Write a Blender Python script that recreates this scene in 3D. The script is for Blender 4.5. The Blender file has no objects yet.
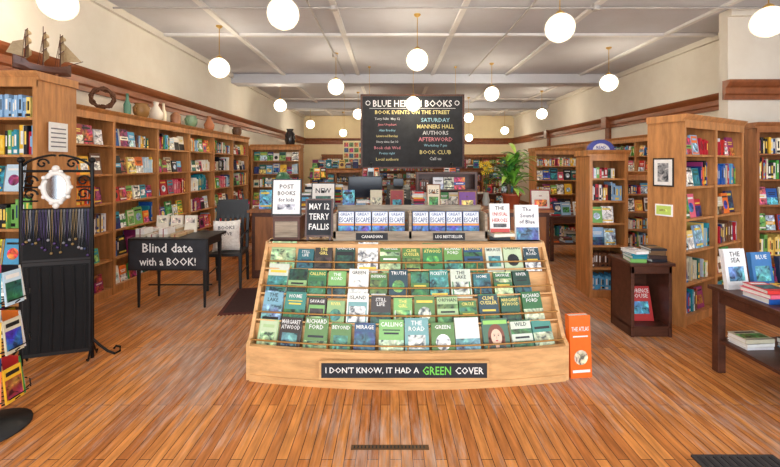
import bpy, math, random
from mathutils import Matrix, Vector
R=random.Random(7)
def s2l(v):
    v/=255.0
    return v/12.92 if v<=0.04045 else ((v+0.055)/1.055)**2.4
def C(r,g,b): return (s2l(r),s2l(g),s2l(b),1.0)
WHITE=C(238,238,234); BLACK=C(22,22,24)
# ---------------------------------------------------------------- materials
def mat(name,col=None,rough=.5,metal=0,var=.0,scale=6,stretch=(1,1,1),bump=0,emis=0,spec=.5,attr=False):
    m=bpy.data.materials.new(name); m.use_nodes=True
    nt=m.node_tree; N=nt.nodes; L=nt.links
    b=N['Principled BSDF']; b.inputs['Roughness'].default_value=rough; b.inputs['Metallic'].default_value=metal
    b.inputs['Specular IOR Level'].default_value=spec
    src=None
    if attr:
        a=N.new('ShaderNodeAttribute'); a.attribute_name='Col'; src=a.outputs['Color']
    if var>0 or bump>0:
        tc=N.new('ShaderNodeTexCoord'); mp=N.new('ShaderNodeMapping'); mp.inputs['Scale'].default_value=stretch
        nz=N.new('ShaderNodeTexNoise'); nz.inputs['Scale'].default_value=scale; nz.inputs['Detail'].default_value=6
        nz.inputs['Roughness'].default_value=.65
        L.new(tc.outputs['Object'],mp.inputs['Vector']); L.new(mp.outputs['Vector'],nz.inputs['Vector'])
        rp=N.new('ShaderNodeValToRGB'); rp.color_ramp.elements[0].position=.3; rp.color_ramp.elements[1].position=.72
        lo=1-var; hi=1+var*.6
        rp.color_ramp.elements[0].color=(lo,lo*.96,lo*.92,1); rp.color_ramp.elements[1].color=(hi,hi,hi,1)
        L.new(nz.outputs['Fac'],rp.inputs['Fac'])
        mx=N.new('ShaderNodeMix'); mx.data_type='RGBA'; mx.blend_type='MULTIPLY'; mx.inputs['Factor'].default_value=1
        if src: L.new(src,mx.inputs['A'])
        else: mx.inputs['A'].default_value=col
        L.new(rp.outputs['Color'],mx.inputs['B']); src=mx.outputs['Result']
        if bump>0:
            bp=N.new('ShaderNodeBump'); bp.inputs['Strength'].default_value=bump; bp.inputs['Distance'].default_value=.01
            L.new(nz.outputs['Fac'],bp.inputs['Height']); L.new(bp.outputs['Normal'],b.inputs['Normal'])
    if src: L.new(src,b.inputs['Base Color'])
    elif col: b.inputs['Base Color'].default_value=col
    if emis:
        b.inputs['Emission Color'].default_value=col; b.inputs['Emission Strength'].default_value=emis
    return m
PINE=mat('pine_wood',C(194,134,78),.45,var=.4,scale=5,stretch=(4,4,.5))
PINE2=mat('oak_wood',C(154,98,56),.45,var=.4,scale=5,stretch=(4,4,.5))
LPINE=mat('light_birch',C(222,174,118),.42,var=.28,scale=4,stretch=(.7,5,5))
DARKW=mat('walnut_wood',C(86,50,36),.4,var=.4,scale=6,stretch=(1,4,4))
TRIM=mat('stained_trim',C(136,78,44),.4,var=.35,scale=4,stretch=(3,.6,3))
GREYW=mat('weathered_wood',C(165,150,130),.7,var=.5,scale=6,stretch=(.6,5,5),bump=.3)
BLK=mat('black_paint',C(26,26,28),.45,var=.2,scale=8)
CHALK=mat('chalkboard_slate',C(42,44,49),.75,var=.45,scale=5)
IRON=mat('wrought_iron',C(24,22,22),.4,metal=.6,var=.15)
BRASS=mat('brass',C(200,165,95),.3,metal=.9,var=.1)
WIRE=mat('brass_wire',C(176,130,70),.35,metal=.5,var=.1)
PAINT=mat('printed_paper',rough=.42,attr=True,var=.08,scale=20)
CER=mat('glazed_ceramic',rough=.25,attr=True,var=.12,scale=9)
FAB=mat('fabric',rough=.9,attr=True,var=.2,scale=40,bump=.2)
LEAF=mat('leaf',rough=.4,attr=True,var=.25,scale=12)
WALL=mat('wall_plaster',C(216,211,200),.8,var=.08,scale=1.2,bump=.05)
CEIL=mat('ceiling_paint',C(190,192,200),.8,var=.1,scale=.8,bump=.05)
CEIL2=mat('ceiling_batten',C(216,216,216),.7,var=.08,scale=2)
COND=mat('conduit_steel',C(170,168,166),.45,metal=.2,var=.1)
MIRR=mat('mirror_glass',C(200,205,210),.05,metal=1,var=.02)
SCREEN=mat('screen_glass',C(30,38,52),.15,var=.1)
REDF=mat('red_frame',C(150,30,30),.4,var=.1)
VELV=mat('black_velvet',C(18,18,20),.9,var=.3,scale=20)
def globe_mat():
    m=bpy.data.materials.new('opal_glass'); m.use_nodes=True; nt=m.node_tree; N=nt.nodes; L=nt.links
    b=N['Principled BSDF']; b.inputs['Base Color'].default_value=C(240,235,220); b.inputs['Roughness'].default_value=.2
    lw=N.new('ShaderNodeLayerWeight'); lw.inputs['Blend'].default_value=.5
    rp=N.new('ShaderNodeMapRange'); rp.inputs['From Min'].default_value=.0; rp.inputs['From Max'].default_value=.68
    rp.inputs['To Min'].default_value=44; rp.inputs['To Max'].default_value=.88
    rp.interpolation_type='SMOOTHSTEP'
    L.new(lw.outputs['Facing'],rp.inputs['Value'])
    b.inputs['Emission Color'].default_value=(1,.87,.66,1); L.new(rp.outputs[0],b.inputs['Emission Strength'])
    return m
GLOBE=globe_mat()
def illus_mat():
    m=bpy.data.materials.new('illustrated_print'); m.use_nodes=True; nt=m.node_tree; N=nt.nodes; L=nt.links
    b=N['Principled BSDF']; b.inputs['Roughness'].default_value=.4
    a=N.new('ShaderNodeAttribute'); a.attribute_name='Col'; tc=N.new('ShaderNodeTexCoord')
    n=N.new('ShaderNodeTexNoise'); n.inputs['Scale'].default_value=19; n.inputs['Detail'].default_value=4; n.inputs['Distortion'].default_value=.8
    L.new(tc.outputs['Object'],n.inputs['Vector'])
    rp=N.new('ShaderNodeValToRGB'); e=rp.color_ramp.elements; rp.color_ramp.interpolation='EASE'
    e[0].position=.36; e[0].color=(.14,.15,.18,1); e[1].position=.66; e[1].color=(1.9,1.85,1.7,1)
    x=e.new(.45); x.color=(.7,.7,.7,1); x=e.new(.55); x.color=(1,1,1,1)
    L.new(n.outputs['Fac'],rp.inputs['Fac'])
    mx=N.new('ShaderNodeMix'); mx.data_type='RGBA'; mx.blend_type='MULTIPLY'; mx.inputs['Factor'].default_value=1
    L.new(a.outputs['Color'],mx.inputs['A']); L.new(rp.outputs['Color'],mx.inputs['B'])
    n2=N.new('ShaderNodeTexNoise'); n2.inputs['Scale'].default_value=9; L.new(tc.outputs['Object'],n2.inputs['Vector'])
    hs=N.new('ShaderNodeHueSaturation'); hs.inputs['Saturation'].default_value=.95
    mr=N.new('ShaderNodeMapRange'); mr.inputs['From Min'].default_value=.3; mr.inputs['From Max'].default_value=.7; mr.inputs['To Min'].default_value=.42; mr.inputs['To Max'].default_value=.58
    L.new(n2.outputs['Fac'],mr.inputs['Value']); L.new(mr.outputs[0],hs.inputs['Hue']); L.new(mx.outputs['Result'],hs.inputs['Color'])
    L.new(hs.outputs[0],b.inputs['Base Color'])
    return m
ILL=illus_mat()
# floor
def floor_mat():
    m=bpy.data.materials.new('strip_floor'); m.use_nodes=True; nt=m.node_tree; N=nt.nodes; L=nt.links
    b=N['Principled BSDF']
    tc=N.new('ShaderNodeTexCoord'); sx=N.new('ShaderNodeSeparateXYZ'); cb=N.new('ShaderNodeCombineXYZ')
    L.new(tc.outputs['Object'],sx.inputs[0]); L.new(sx.outputs['Y'],cb.inputs['X']); L.new(sx.outputs['X'],cb.inputs['Y'])
    br=N.new('ShaderNodeTexBrick'); L.new(cb.outputs[0],br.inputs['Vector'])
    br.offset=.37; br.inputs['Scale'].default_value=1; br.inputs['Brick Width'].default_value=1.3
    br.inputs['Row Height'].default_value=.062; br.inputs['Mortar Size'].default_value=.0022; br.inputs['Mortar Smooth'].default_value=.1
    br.inputs['Color1'].default_value=C(222,148,78); br.inputs['Color2'].default_value=C(186,112,54); br.inputs['Mortar'].default_value=C(80,46,26)
    mp=N.new('ShaderNodeMapping'); mp.inputs['Scale'].default_value=(12,1.2,1); L.new(tc.outputs['Object'],mp.inputs['Vector'])
    n1=N.new('ShaderNodeTexNoise'); n1.inputs['Scale'].default_value=2.0; n1.inputs['Detail'].default_value=9; n1.inputs['Roughness'].default_value=.75
    L.new(mp.outputs[0],n1.inputs['Vector'])
    n3=N.new('ShaderNodeTexNoise'); n3.inputs['Scale'].default_value=.8; n3.inputs['Detail'].default_value=3; L.new(tc.outputs['Object'],n3.inputs['Vector'])
    ad=N.new('ShaderNodeMath'); ad.operation='ADD'; L.new(n1.outputs['Fac'],ad.inputs[0]); L.new(n3.outputs['Fac'],ad.inputs[1])
    r1=N.new('ShaderNodeMapRange'); r1.inputs['From Min'].default_value=.97; r1.inputs['From Max'].default_value=1.2; r1.inputs['To Max'].default_value=.7
    L.new(ad.outputs[0],r1.inputs['Value'])
    mx=N.new('ShaderNodeMix'); mx.data_type='RGBA'; mx.inputs['B'].default_value=C(190,178,172)
    L.new(r1.outputs[0],mx.inputs['Factor']); L.new(br.outputs['Color'],mx.inputs['A'])
    n2=N.new('ShaderNodeTexNoise'); n2.inputs['Scale'].default_value=6; n2.inputs['Detail'].default_value=6
    mp2=N.new('ShaderNodeMapping'); mp2.inputs['Scale'].default_value=(6,.7,1); L.new(tc.outputs['Object'],mp2.inputs['Vector']); L.new(mp2.outputs[0],n2.inputs['Vector'])
    r2=N.new('ShaderNodeValToRGB'); r2.color_ramp.elements[0].color=(.66,.62,.58,1); r2.color_ramp.elements[1].color=(1.18,1.16,1.12,1)
    r2.color_ramp.elements[0].position=.32; r2.color_ramp.elements[1].position=.68
    L.new(n2.outputs['Fac'],r2.inputs['Fac'])
    m2=N.new('ShaderNodeMix'); m2.data_type='RGBA'; m2.blend_type='MULTIPLY'; m2.inputs['Factor'].default_value=1
    L.new(mx.outputs['Result'],m2.inputs['A']); L.new(r2.outputs['Color'],m2.inputs['B']); L.new(m2.outputs['Result'],b.inputs['Base Color'])
    b.inputs['Roughness'].default_value=.42; b.inputs['Specular IOR Level'].default_value=.35
    bp=N.new('ShaderNodeBump'); bp.inputs['Strength'].default_value=.25; bp.inputs['Distance'].default_value=.004
    L.new(br.outputs['Fac'],bp.inputs['Height']); bp.invert=True; L.new(bp.outputs['Normal'],b.inputs['Normal'])
    return m
FLOOR=floor_mat()
# ---------------------------------------------------------------- text cache
_tc={}
def textgeom(s):
    if s in _tc: return _tc[s]
    cu=bpy.data.curves.new('t','FONT'); cu.body=s; cu.size=1; cu.resolution_u=1; cu.offset=.012
    ob=bpy.data.objects.new('t',cu); bpy.context.scene.collection.objects.link(ob)
    dg=bpy.context.evaluated_depsgraph_get(); dg.update()
    me=bpy.data.meshes.new_from_object(ob.evaluated_get(dg))
    vs=[(v.co.x,v.co.y) for v in me.vertices]; fs=[tuple(p.vertices) for p in me.polygons]
    bpy.data.objects.remove(ob); bpy.data.meshes.remove(me); bpy.data.curves.remove(cu)
    x0=min(v[0] for v in vs); x1=max(v[0] for v in vs); y0=min(v[1] for v in vs); y1=max(v[1] for v in vs)
    r=([((x-x0)/(x1-x0)-.5,(y-y0)/(y1-y0)-.5) for x,y in vs],fs,(x1-x0)/(y1-y0)); _tc[s]=r; return r
# ---------------------------------------------------------------- mesh builder
class MB:
    def __init__(s): s.v=[];s.f=[];s.m=[];s.c=[];s.sm=[];s.mats=[];s.M=Matrix()
    def mi(s,m):
        if m not in s.mats: s.mats.append(m)
        return s.mats.index(m)
    def add(s,vs,fs,m,col=(1,1,1,1),smooth=False):
        o=len(s.v); s.v+= [tuple(s.M@Vector(p)) for p in vs]; k=s.mi(m)
        for f in fs: s.f.append(tuple(i+o for i in f)); s.m.append(k); s.c.append(col); s.sm.append(smooth)
    def hexa(s,p,m,col=(1,1,1,1)):
        s.add(p,[(0,3,2,1),(4,5,6,7),(0,1,5,4),(1,2,6,5),(2,3,7,6),(3,0,4,7)],m,col)
    def box(s,x0,x1,y0,y1,z0,z1,m,col=(1,1,1,1)):
        s.hexa([(x0,y0,z0),(x1,y0,z0),(x1,y1,z0),(x0,y1,z0),(x0,y0,z1),(x1,y0,z1),(x1,y1,z1),(x0,y1,z1)],m,col)
    def quadf(s,x0,x1,z0,z1,y,m,col): s.add([(x0,y,z0),(x1,y,z0),(x1,y,z1),(x0,y,z1)],[(0,1,2,3)],m,col)
    def tube(s,pts,r,m,col=(1,1,1,1),n=8,closed=False):
        pts=[Vector(p) for p in pts]; rs=r if isinstance(r,(list,tuple)) else [r]*len(pts)
        vs=[];K=len(pts)
        for i,p in enumerate(pts):
            if closed: d=pts[(i+1)%K]-pts[i-1]
            else: d=pts[min(i+1,K-1)]-pts[max(i-1,0)]
            d.normalize(); u=Vector((0,0,1)) if abs(d.z)<.9 else Vector((1,0,0))
            a=d.cross(u).normalized(); b=d.cross(a)
            for j in range(n):
                t=2*math.pi*j/n; vs.append(p+a*math.cos(t)*rs[i]+b*math.sin(t)*rs[i])
        fs=[]
        for i in range(K if closed else K-1):
            for j in range(n):
                i2=(i+1)%K; fs.append((i*n+j,i*n+(j+1)%n,i2*n+(j+1)%n,i2*n+j))
        s.add(vs,fs,m,col,True)
        if not closed: s.add(vs[:n],[tuple(range(n))],m,col); s.add(vs[-n:],[tuple(range(n))],m,col)
    def lathe(s,prof,cx,cy,cz,m,col=(1,1,1,1),n=20):
        vs=[];K=len(prof)
        for r,z in prof:
            for j in range(n):
                t=2*math.pi*j/n; vs.append((cx+r*math.cos(t),cy+r*math.sin(t),cz+z))
        fs=[(i*n+j,i*n+(j+1)%n,(i+1)*n+(j+1)%n,(i+1)*n+j) for i in range(K-1) for j in range(n)]
        s.add(vs,fs,m,col,True)
        if prof[0][0]>.001: s.add(vs[:n],[tuple(range(n))],m,col)
        if prof[-1][0]>.001: s.add(vs[-n:],[tuple(range(n))],m,col)
    def sphere(s,cx,cy,cz,r,m,col=(1,1,1,1),n=20,sz=1):
        s.lathe([(max(r*math.sin(math.pi*i/12),.0005),-r*sz*math.cos(math.pi*i/12)) for i in range(13)],cx,cy,cz,m,col,n)
    def prism(s,prof,x0,x1,m,col=(1,1,1,1)):   # prof in (y,z)
        n=len(prof); vs=[(x0,y,z) for y,z in prof]+[(x1,y,z) for y,z in prof]
        s.add(vs,[tuple(range(n)),tuple(range(n,2*n))]+[(i,(i+1)%n,n+(i+1)%n,n+i) for i in range(n)],m,col)
    def disc(s,cx,cz,y,r,m,col,n=14,sz=1):
        s.add([(cx+r*math.cos(2*math.pi*i/n),y,cz+r*sz*math.sin(2*math.pi*i/n)) for i in range(n)],[tuple(range(n))],m,col)
    def text(s,t,cx,cz,y,w,h,m,col):   # fits inside w x h
        vs,fs,asp=textgeom(t)
        W=min(w,h*asp); H=min(h,W/asp*1.6)
        s.add([(cx+x*W,y,cz+z*H) for x,z in vs],fs,m,col)
    def build(s,name,loc=(0,0,0),rz=0,parent=None,bevel=0):
        me=bpy.data.meshes.new(name); me.from_pydata(s.v,[],s.f)
        for m in s.mats: me.materials.append(m)
        me.polygons.foreach_set('material_index',s.m); me.polygons.foreach_set('use_smooth',s.sm)
        ca=me.color_attributes.new('Col','FLOAT_COLOR','CORNER'); d=[]
        for p,c in zip(me.polygons,s.c): d+=list(c)*p.loop_total
        ca.data.foreach_set('color',d); me.update()
        ob=bpy.data.objects.new(name,me); bpy.context.scene.collection.objects.link(ob)
        ob.location=loc; ob.rotation_euler=(0,0,rz)
        if parent: ob.parent=parent
        if bevel:
            b=ob.modifiers.new('bev','BEVEL'); b.width=bevel; b.segments=2; b.limit_method='ANGLE'; b.angle_limit=math.radians(50)
        return ob
def T(x,y,z,rz=0,rx=0,ry=0): return Matrix.Translation((x,y,z))@Matrix.Rotation(rz,4,'Z')@Matrix.Rotation(rx,4,'X')@Matrix.Rotation(ry,4,'Y')
# ---------------------------------------------------------------- books
PAL=[C(*c) for c in [(205,40,35),(30,90,175),(240,236,226),(28,30,36),(240,190,50),(30,140,160),(150,50,110),(240,120,40),(70,160,70),(246,246,244),(150,190,225),(110,70,45),(25,50,110),(215,210,185),(225,100,125),(90,175,220),(190,30,50),(250,244,225),(35,100,90),(200,225,240),(245,215,120),(20,22,30),(120,180,90),(235,235,240),(170,60,40)]]
GREEN=[C(*c) for c in [(60,130,76),(110,160,80),(36,92,66),(150,186,124),(70,145,132),(28,70,54),(176,205,150),(100,150,160),(52,112,60),(212,222,204),(96,136,72),(50,110,118),(130,186,104),(40,70,80),(86,130,62),(196,215,176),(228,232,222),(120,170,170),(90,160,70)]]
WORDS=['CLIVE CUSSLER','MARGARET ATWOOD','RICHARD FORD','BEYOND','MIRAGE','CALLING','THE ROAD','GREEN','INFERNO','TRUTH','WILD','PICKETTY','THE LAKE','HOME','SAVAGE','RIVER','ISLAND','STILL LIFE','THE GIRL','GARDEN','ORPHAN','CIRCLE']
def cover(b,w,h,t,col,rng,text=None,col2=None,pal=PAL,kind=None):
    "book standing: x centred, front at y=0, z up"
    b.box(-w/2,w/2,0,t*.12,0,h,PAINT,col); b.box(-w/2,w/2,t*.88,t,0,h,PAINT,col)
    b.box(-w/2,-w/2+t*.1,t*.12,t*.88,0,h,PAINT,col)
    b.box(-w/2+t*.1,w/2-.004,t*.12,t*.88,.004,h-.004,PAINT,WHITE)
    c2=col2 or rng.choice(pal+[WHITE,WHITE,BLACK]); k=rng.randrange(7) if kind is None else kind; e=-.0008
    c3=rng.choice([WHITE,BLACK,C(240,210,80)])
    if k==0: b.quadf(-w*.5,w*.5,0,h*.62,e,ILL,c2); b.quadf(-w*.4,w*.4,h*.72,h*.8,e,PAINT,c3)
    elif k==1: b.quadf(-w*.36,w*.36,h*.2,h*.62,e,ILL,c2); b.quadf(-w*.4,w*.4,h*.8,h*.87,e,PAINT,c3)
    elif k==2: b.disc(0,h*.42,e,w*.32,ILL,c2); b.quadf(-w*.4,w*.4,h*.78,h*.86,e,PAINT,c3)
    elif k==3: b.quadf(-w*.5,w*.5,0,h*.45,e,ILL,c2); b.quadf(-w*.35,w*.35,h*.7,h*.76,e,PAINT,c3); b.quadf(-w*.3,w*.3,h*.6,h*.65,e,PAINT,c3)
    elif k==4:
        b.quadf(-w*.5,w*.5,0,h,e,ILL,col); b.quadf(-w*.42,w*.42,h*.1,h*.18,2*e,PAINT,c3); b.quadf(-w*.42,w*.3,h*.78,h*.88,2*e,PAINT,c3)
    elif k==5:
        b.quadf(-w*.5,w*.5,0,h,e,ILL,c2); b.quadf(-w*.5,w*.5,h*.36,h*.58,2*e,PAINT,col); b.quadf(-w*.34,w*.34,h*.44,h*.5,3*e,PAINT,c3)
    elif k==6:
        b.quadf(-w*.44,w*.44,h*.05,h*.95,e,PAINT,c2); b.quadf(-w*.38,w*.38,h*.12,h*.6,2*e,ILL,col); b.quadf(-w*.3,w*.3,h*.74,h*.84,2*e,PAINT,col)
    elif k==9: # portrait
        b.quadf(-w*.5,w*.5,0,h,e,PAINT,C(70,110,84)); b.disc(0,h*.5,2*e,w*.32,PAINT,C(130,64,36),n=18,sz=1.35); b.quadf(-w*.32,w*.32,h*.08,h*.5,2*e,PAINT,C(130,64,36))
        b.disc(0,h*.03,3*e,w*.42,PAINT,C(50,66,56),sz=.8); b.quadf(-w*.07,w*.07,h*.2,h*.36,3.3*e,PAINT,C(215,170,140)); b.disc(0,h*.48,4*e,w*.21,PAINT,C(236,196,168),n=18,sz=1.35)
        for sx in (-1,1): b.disc(sx*w*.08,h*.52,5*e,w*.03,PAINT,C(30,50,40),sz=.6); b.quadf(sx*w*.08-w*.04,sx*w*.08+w*.04,h*.555,h*.565,5*e,PAINT,C(70,40,30))
        b.disc(0,h*.385,5*e,w*.05,PAINT,C(190,70,70),sz=.45); b.quadf(-w*.012,w*.012,h*.43,h*.5,5*e,PAINT,C(205,150,120))
        b.quadf(-w*.46,w*.46,h*.84,h*.95,4*e,PAINT,C(150,210,100)); return
    if text:
        L=sum(col[:3]); tc=C(20,30,24) if L>1.1 else (WHITE if rng.random()<.7 else C(245,225,120))
        parts=text.split(' '); n=len(parts[:2])
        b.quadf(-w*.49,w*.49,h*(.9-.17*n),h*.96,e*4,PAINT,col)
        for i,p in enumerate(parts[:2]): b.text(p,0,h*(.87-.15*i),e*5,w*.88,h*.12,PAINT,tc)
def stack(b,x,y,z,n,rng,w=.16,d=.23,pal=PAL):
    for i in range(n):
        t=rng.uniform(.018,.04); ww=w*rng.uniform(.85,1.05); dd=d*rng.uniform(.85,1.05); c=rng.choice(pal)
        old=b.M.copy(); b.M=old@T(x,y,z,rng.uniform(-.2,.2))
        b.box(-ww/2,ww/2,-dd/2,dd/2,0,.003,PAINT,c); b.box(-ww/2,ww/2,-dd/2,dd/2,t-.003,t,PAINT,c)
        b.box(-ww/2+.004,ww/2-.004,-dd/2+.004,dd/2-.004,.003,t-.003,PAINT,WHITE); b.box(-ww/2,ww/2,-dd/2,-dd/2+.003,0,t,PAINT,c)
        if i==n-1:
            b.box(-ww/2*.9,ww/2*.9,-dd/2*.6,dd/2*.3,t,t+.0008,ILL,rng.choice(pal)); b.box(-ww/2*.7,ww/2*.7,dd/2*.5,dd/2*.75,t,t+.0008,PAINT,rng.choice([WHITE,BLACK]))
        b.M=old; z+=t
    return z
def fill_shelf(b,x0,x1,y,z,gap,depth,rng,face=.35,pal=PAL):
    x=x0+.01
    while x<x1-.05:
        if rng.random()<face:
            n=rng.randint(1,3)
            for _ in range(n):
                w=rng.uniform(.12,.17); h=min(w*rng.uniform(1.35,1.55),gap*.92)
                if x+w>x1-.005: x=x1; break
                old=b.M.copy(); b.M=old@T(x+w/2,y+rng.uniform(0,.03),z,0,-.13); cover(b,w,h,.022,rng.choice(pal),rng,pal=pal); b.M=old
                x+=w+rng.uniform(.0,.018)
        else:
            L=rng.uniform(.12,.45); e=min(x+L,x1-.005); hb=gap*rng.uniform(.6,.86); ser=rng.random()<.22; sc=rng.choice(pal)
            while x<e-.02:
                t=rng.uniform(.014,.042)
                if x+t>x1-.003: x=x1;break
                h=min(hb*rng.uniform(.8,1.12),gap*.94); c=sc if ser else rng.choice(pal); dy=rng.uniform(0,.035)
                d=min(.17,depth-.07)
                b.box(x,x+t-.0012,y+dy,y+dy+d,z,z+h,PAINT,c)
                c2=rng.choice([WHITE,WHITE,C(245,210,90),BLACK,rng.choice(pal)])
                b.quadf(x+t*.25,x+t*.72,z+h*.35,z+h*.8,y+dy-.0008,PAINT,c2)
                if rng.random()<.5: b.quadf(x,x+t-.0012,z+h*.06,z+h*.2,y+dy-.0008,PAINT,c2)
                x+=t
            if rng.random()<.2: x+=rng.uniform(.02,.07)
def bookcase(name,w,h,d,ns,loc,rz,bays=1,seed=1,wood=PINE,face=.35,crown=True,plinth=.09,pal=PAL):
    rng=random.Random(seed); b=MB(); t=.028; cr=.07 if crown else .03
    b.box(0,w,d-.012,d,0,h-.001,wood)
    for i in range(bays+1):
        x=i*(w-t)/bays; b.box(x,x+t,0,d-.012,0,h-cr,wood)
        b.box(x-.008 if 0<i else 0,x+t+.008 if i<bays else w,-.012,0,0,h-cr,wood)
    zs=[plinth+(h-cr-plinth)*i/ns for i in range(ns)]
    for i in range(bays):
        xa=i*(w-t)/bays+t; xb=(i+1)*(w-t)/bays
        for z in zs: b.box(xa,xb,.004,d-.012,z-.022,z,wood)
        b.box(xa,xb,.01,.03,0,plinth-.02,wood)
    if crown:
        b.prism([(-.012,h-.07),(-.012,h-.05),(-.04,h-.015),(-.045,h),(d,h),(d,h-.07)],-.02,w+.02,wood)
        b.box(0,w,-.016,-.002,h-.13,h-.07,wood)
    else: b.box(0,w,-.01,d,h-.03,h,wood)
    ob=b.build(name,loc,rz)
    k=MB(); gap=(h-cr-plinth)/ns-.03
    for i in range(bays):
        xa=i*(w-t)/bays+t; xb=(i+1)*(w-t)/bays
        for j,z in enumerate(zs):
            g=gap-(.06 if (crown and j==ns-1) else 0)
            fill_shelf(k,xa+.01,xb-.01,.03,z,g,d,rng,face if rng.random()<.7 else (.85 if face>.2 else .1),pal)
    k.build('books',parent=ob)
    return ob
# ---------------------------------------------------------------- room shell
H=3.75; XL=-3.75; XR=5.4; YB=17; YF=-2; XRF=6.6
def shell(name,*bx,m=WALL,bevel=0):
    b=MB()
    for q in bx: b.box(*q,m)
    return b.build(name,bevel=bevel)
shell('floor',(XL-.15,XRF+.15,YF-.15,YB+.15,-.1,0),m=FLOOR)
shell('ceiling',(XL-.15,XRF+.15,YF-.15,YB+.15,H,H+.12),m=CEIL)
shell('wall_left',(XL-.15,XL,YF,YB,0,H))
shell('wall_back',(XL-.15,XR+.15,YB,YB+.15,0,H),m=mat('back_wall_plaster',C(232,216,178),.8,var=.1,scale=1))
shell('wall_right',(XR,XR+.15,5.55,YB,0,H),(4.68,XRF+.15,5.4,5.55,0,H),(XRF,XRF+.15,YF,5.4,0,H))
shell('wall_front',(XL,XRF,YF-.15,YF,0,.45),(XL,XRF,YF-.15,YF,3.3,H),(XL,XL+.4,YF-.15,YF,.45,3.3),(.9,1.5,YF-.15,YF,.45,3.3),(XRF-.4,XRF,YF-.15,YF,.45,3.3))
for i,(a,c) in enumerate([(XL+.4,.9),(1.5,XRF-.4)]):
    b=MB(); z0,z1=.45,3.3
    b.box(a,c,YF-.1,YF-.03,z0,z0+.06,TRIM); b.box(a,c,YF-.1,YF-.03,z1-.06,z1,TRIM)
    n=3
    for j in range(n+1):
        x=a+(c-a-.06)*j/n; b.box(x,x+.06,YF-.1,YF-.03,z0,z1,TRIM)
    b.build('window_%d'%(i+1))
CP=[(0,2.5),(.03,2.5),(.03,2.56),(.055,2.58),(.055,2.66),(.09,2.69),(.12,2.73),(.13,2.76),(0,2.76)]
def cornice(name,kind,a,c,pos):
    b=MB(); n=len(CP)
    if kind=='L': f=lambda o,t:(pos+o,t)
    elif kind=='R': f=lambda o,t:(pos-o,t)
    else: f=lambda o,t:(t,pos-o)
    vs=[(*f(o,a),z) for o,z in CP]+[(*f(o,c),z) for o,z in CP]
    b.add(vs,[tuple(range(n)),tuple(range(n,2*n))]+[(i,(i+1)%n,n+(i+1)%n,n+i) for i in range(n)],TRIM)
    return b.build(name)
cornice('trim_1','L',YF,YB,XL); cornice('trim_2','R',5.56,YB,XR); cornice('trim_3','B',4.6,XRF,5.4); cornice('trim_4','B',XL,XR,YB)
b=MB()
for yy in [9.6,13.2]: b.box(XR-.06,XR,yy-.09,yy+.09,2.2,2.52,TRIM); b.box(XR-.15,XR,yy-.11,yy+.11,2.5,2.78,TRIM)
b.build('trim_6',bevel=.006)
b=MB()
for yy in [2.6,4.4,6.4,12.6,15.2]:
    b.box(XL,XRF if yy<5.3 else XR,yy-.045,yy+.045,H-.04,H,CEIL2)
for xx in [-2.5,-.75,1.0,2.75,4.5]: b.box(xx-.04,xx+.04,YF,YB,H-.038,H,CEIL2)
b.build('trim_7')
b=MB(); b.box(XL,XR,9.2,9.6,H-.22,H,CEIL); b.box(XL,XR,13.3,13.6,H-.22,H,CEIL); b.build('trim_8',bevel=.01)
shell('trim_9',(XL,XL+.06,YF,YB,H-.1,H),(XR-.06,XR,5.55,YB,H-.1,H),(4.68,XRF,5.34,5.4,H-.1,H))
shell('baseboard_left',(XL,XL+.02,YF,YB,0,.15),m=TRIM); shell('baseboard_right',(XR-.02,XR,5.55,YB,0,.15),(4.68,XRF,5.38,5.4,0,.15),m=TRIM)
b=MB(); zc=H-.055
runs=[[(-3.7,5.2,zc),(-.75,5.2,zc),(2.75,5.2,zc),(5.2,5.2,zc)],[(1.86,2.2,zc),(1.86,4.27,zc),(1.86,9.15,zc)],[(-1.06,2.4,zc),(-1.06,3.87,zc),(-1.06,7.5,zc),(-1.06,9.15,zc)]]
for r_ in runs:
    b.tube(r_,.014,COND,n=8)
    for p in r_[1:-1]: b.lathe([(.05,-.03),(.055,.0),(.05,.055)],p[0],p[1],p[2],COND,n=12)
b.build('ceiling_conduit')
# ---------------------------------------------------------------- globe pendants
for (x,y,z) in [(-3.07,3.61,3.1),(-1.06,3.87,3.1),(-2.64,6.03,3.1),(1.86,4.27,3.1),(3.97,4.09,3.1),(.39,5.57,3.1),(4.0,7.13,3.1),(-1.04,7.5,3.1),(2.15,8.24,3.1),(-2.73,9.7,3.08),(4.4,11.3,3.08),(-.94,11.5,3.1),(.48,8.05,2.86),(-2.9,14.2,3.08),(2.5,12.4,3.1),(-1.9,15.8,2.9),(4.5,15.3,2.95),(3.2,15.8,2.7)]:
    b=MB(); r=.158
    b.sphere(0,0,0,r,GLOBE,n=24)
    b.lathe([(.045,r*.93),(.05,r*.93+.015),(.035,r+.02),(.012,r+.035)],0,0,0,BRASS,n=14)
    b.tube([(0,0,r+.02),(0,0,H-z-.03)],.006,BRASS,n=6)
    b.lathe([(.05,H-z),(.045,H-z-.02),(.015,H-z-.04)],0,0,0,BRASS,n=14)
    b.build('globe_pendant_lamp',(x,y,z))
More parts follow.
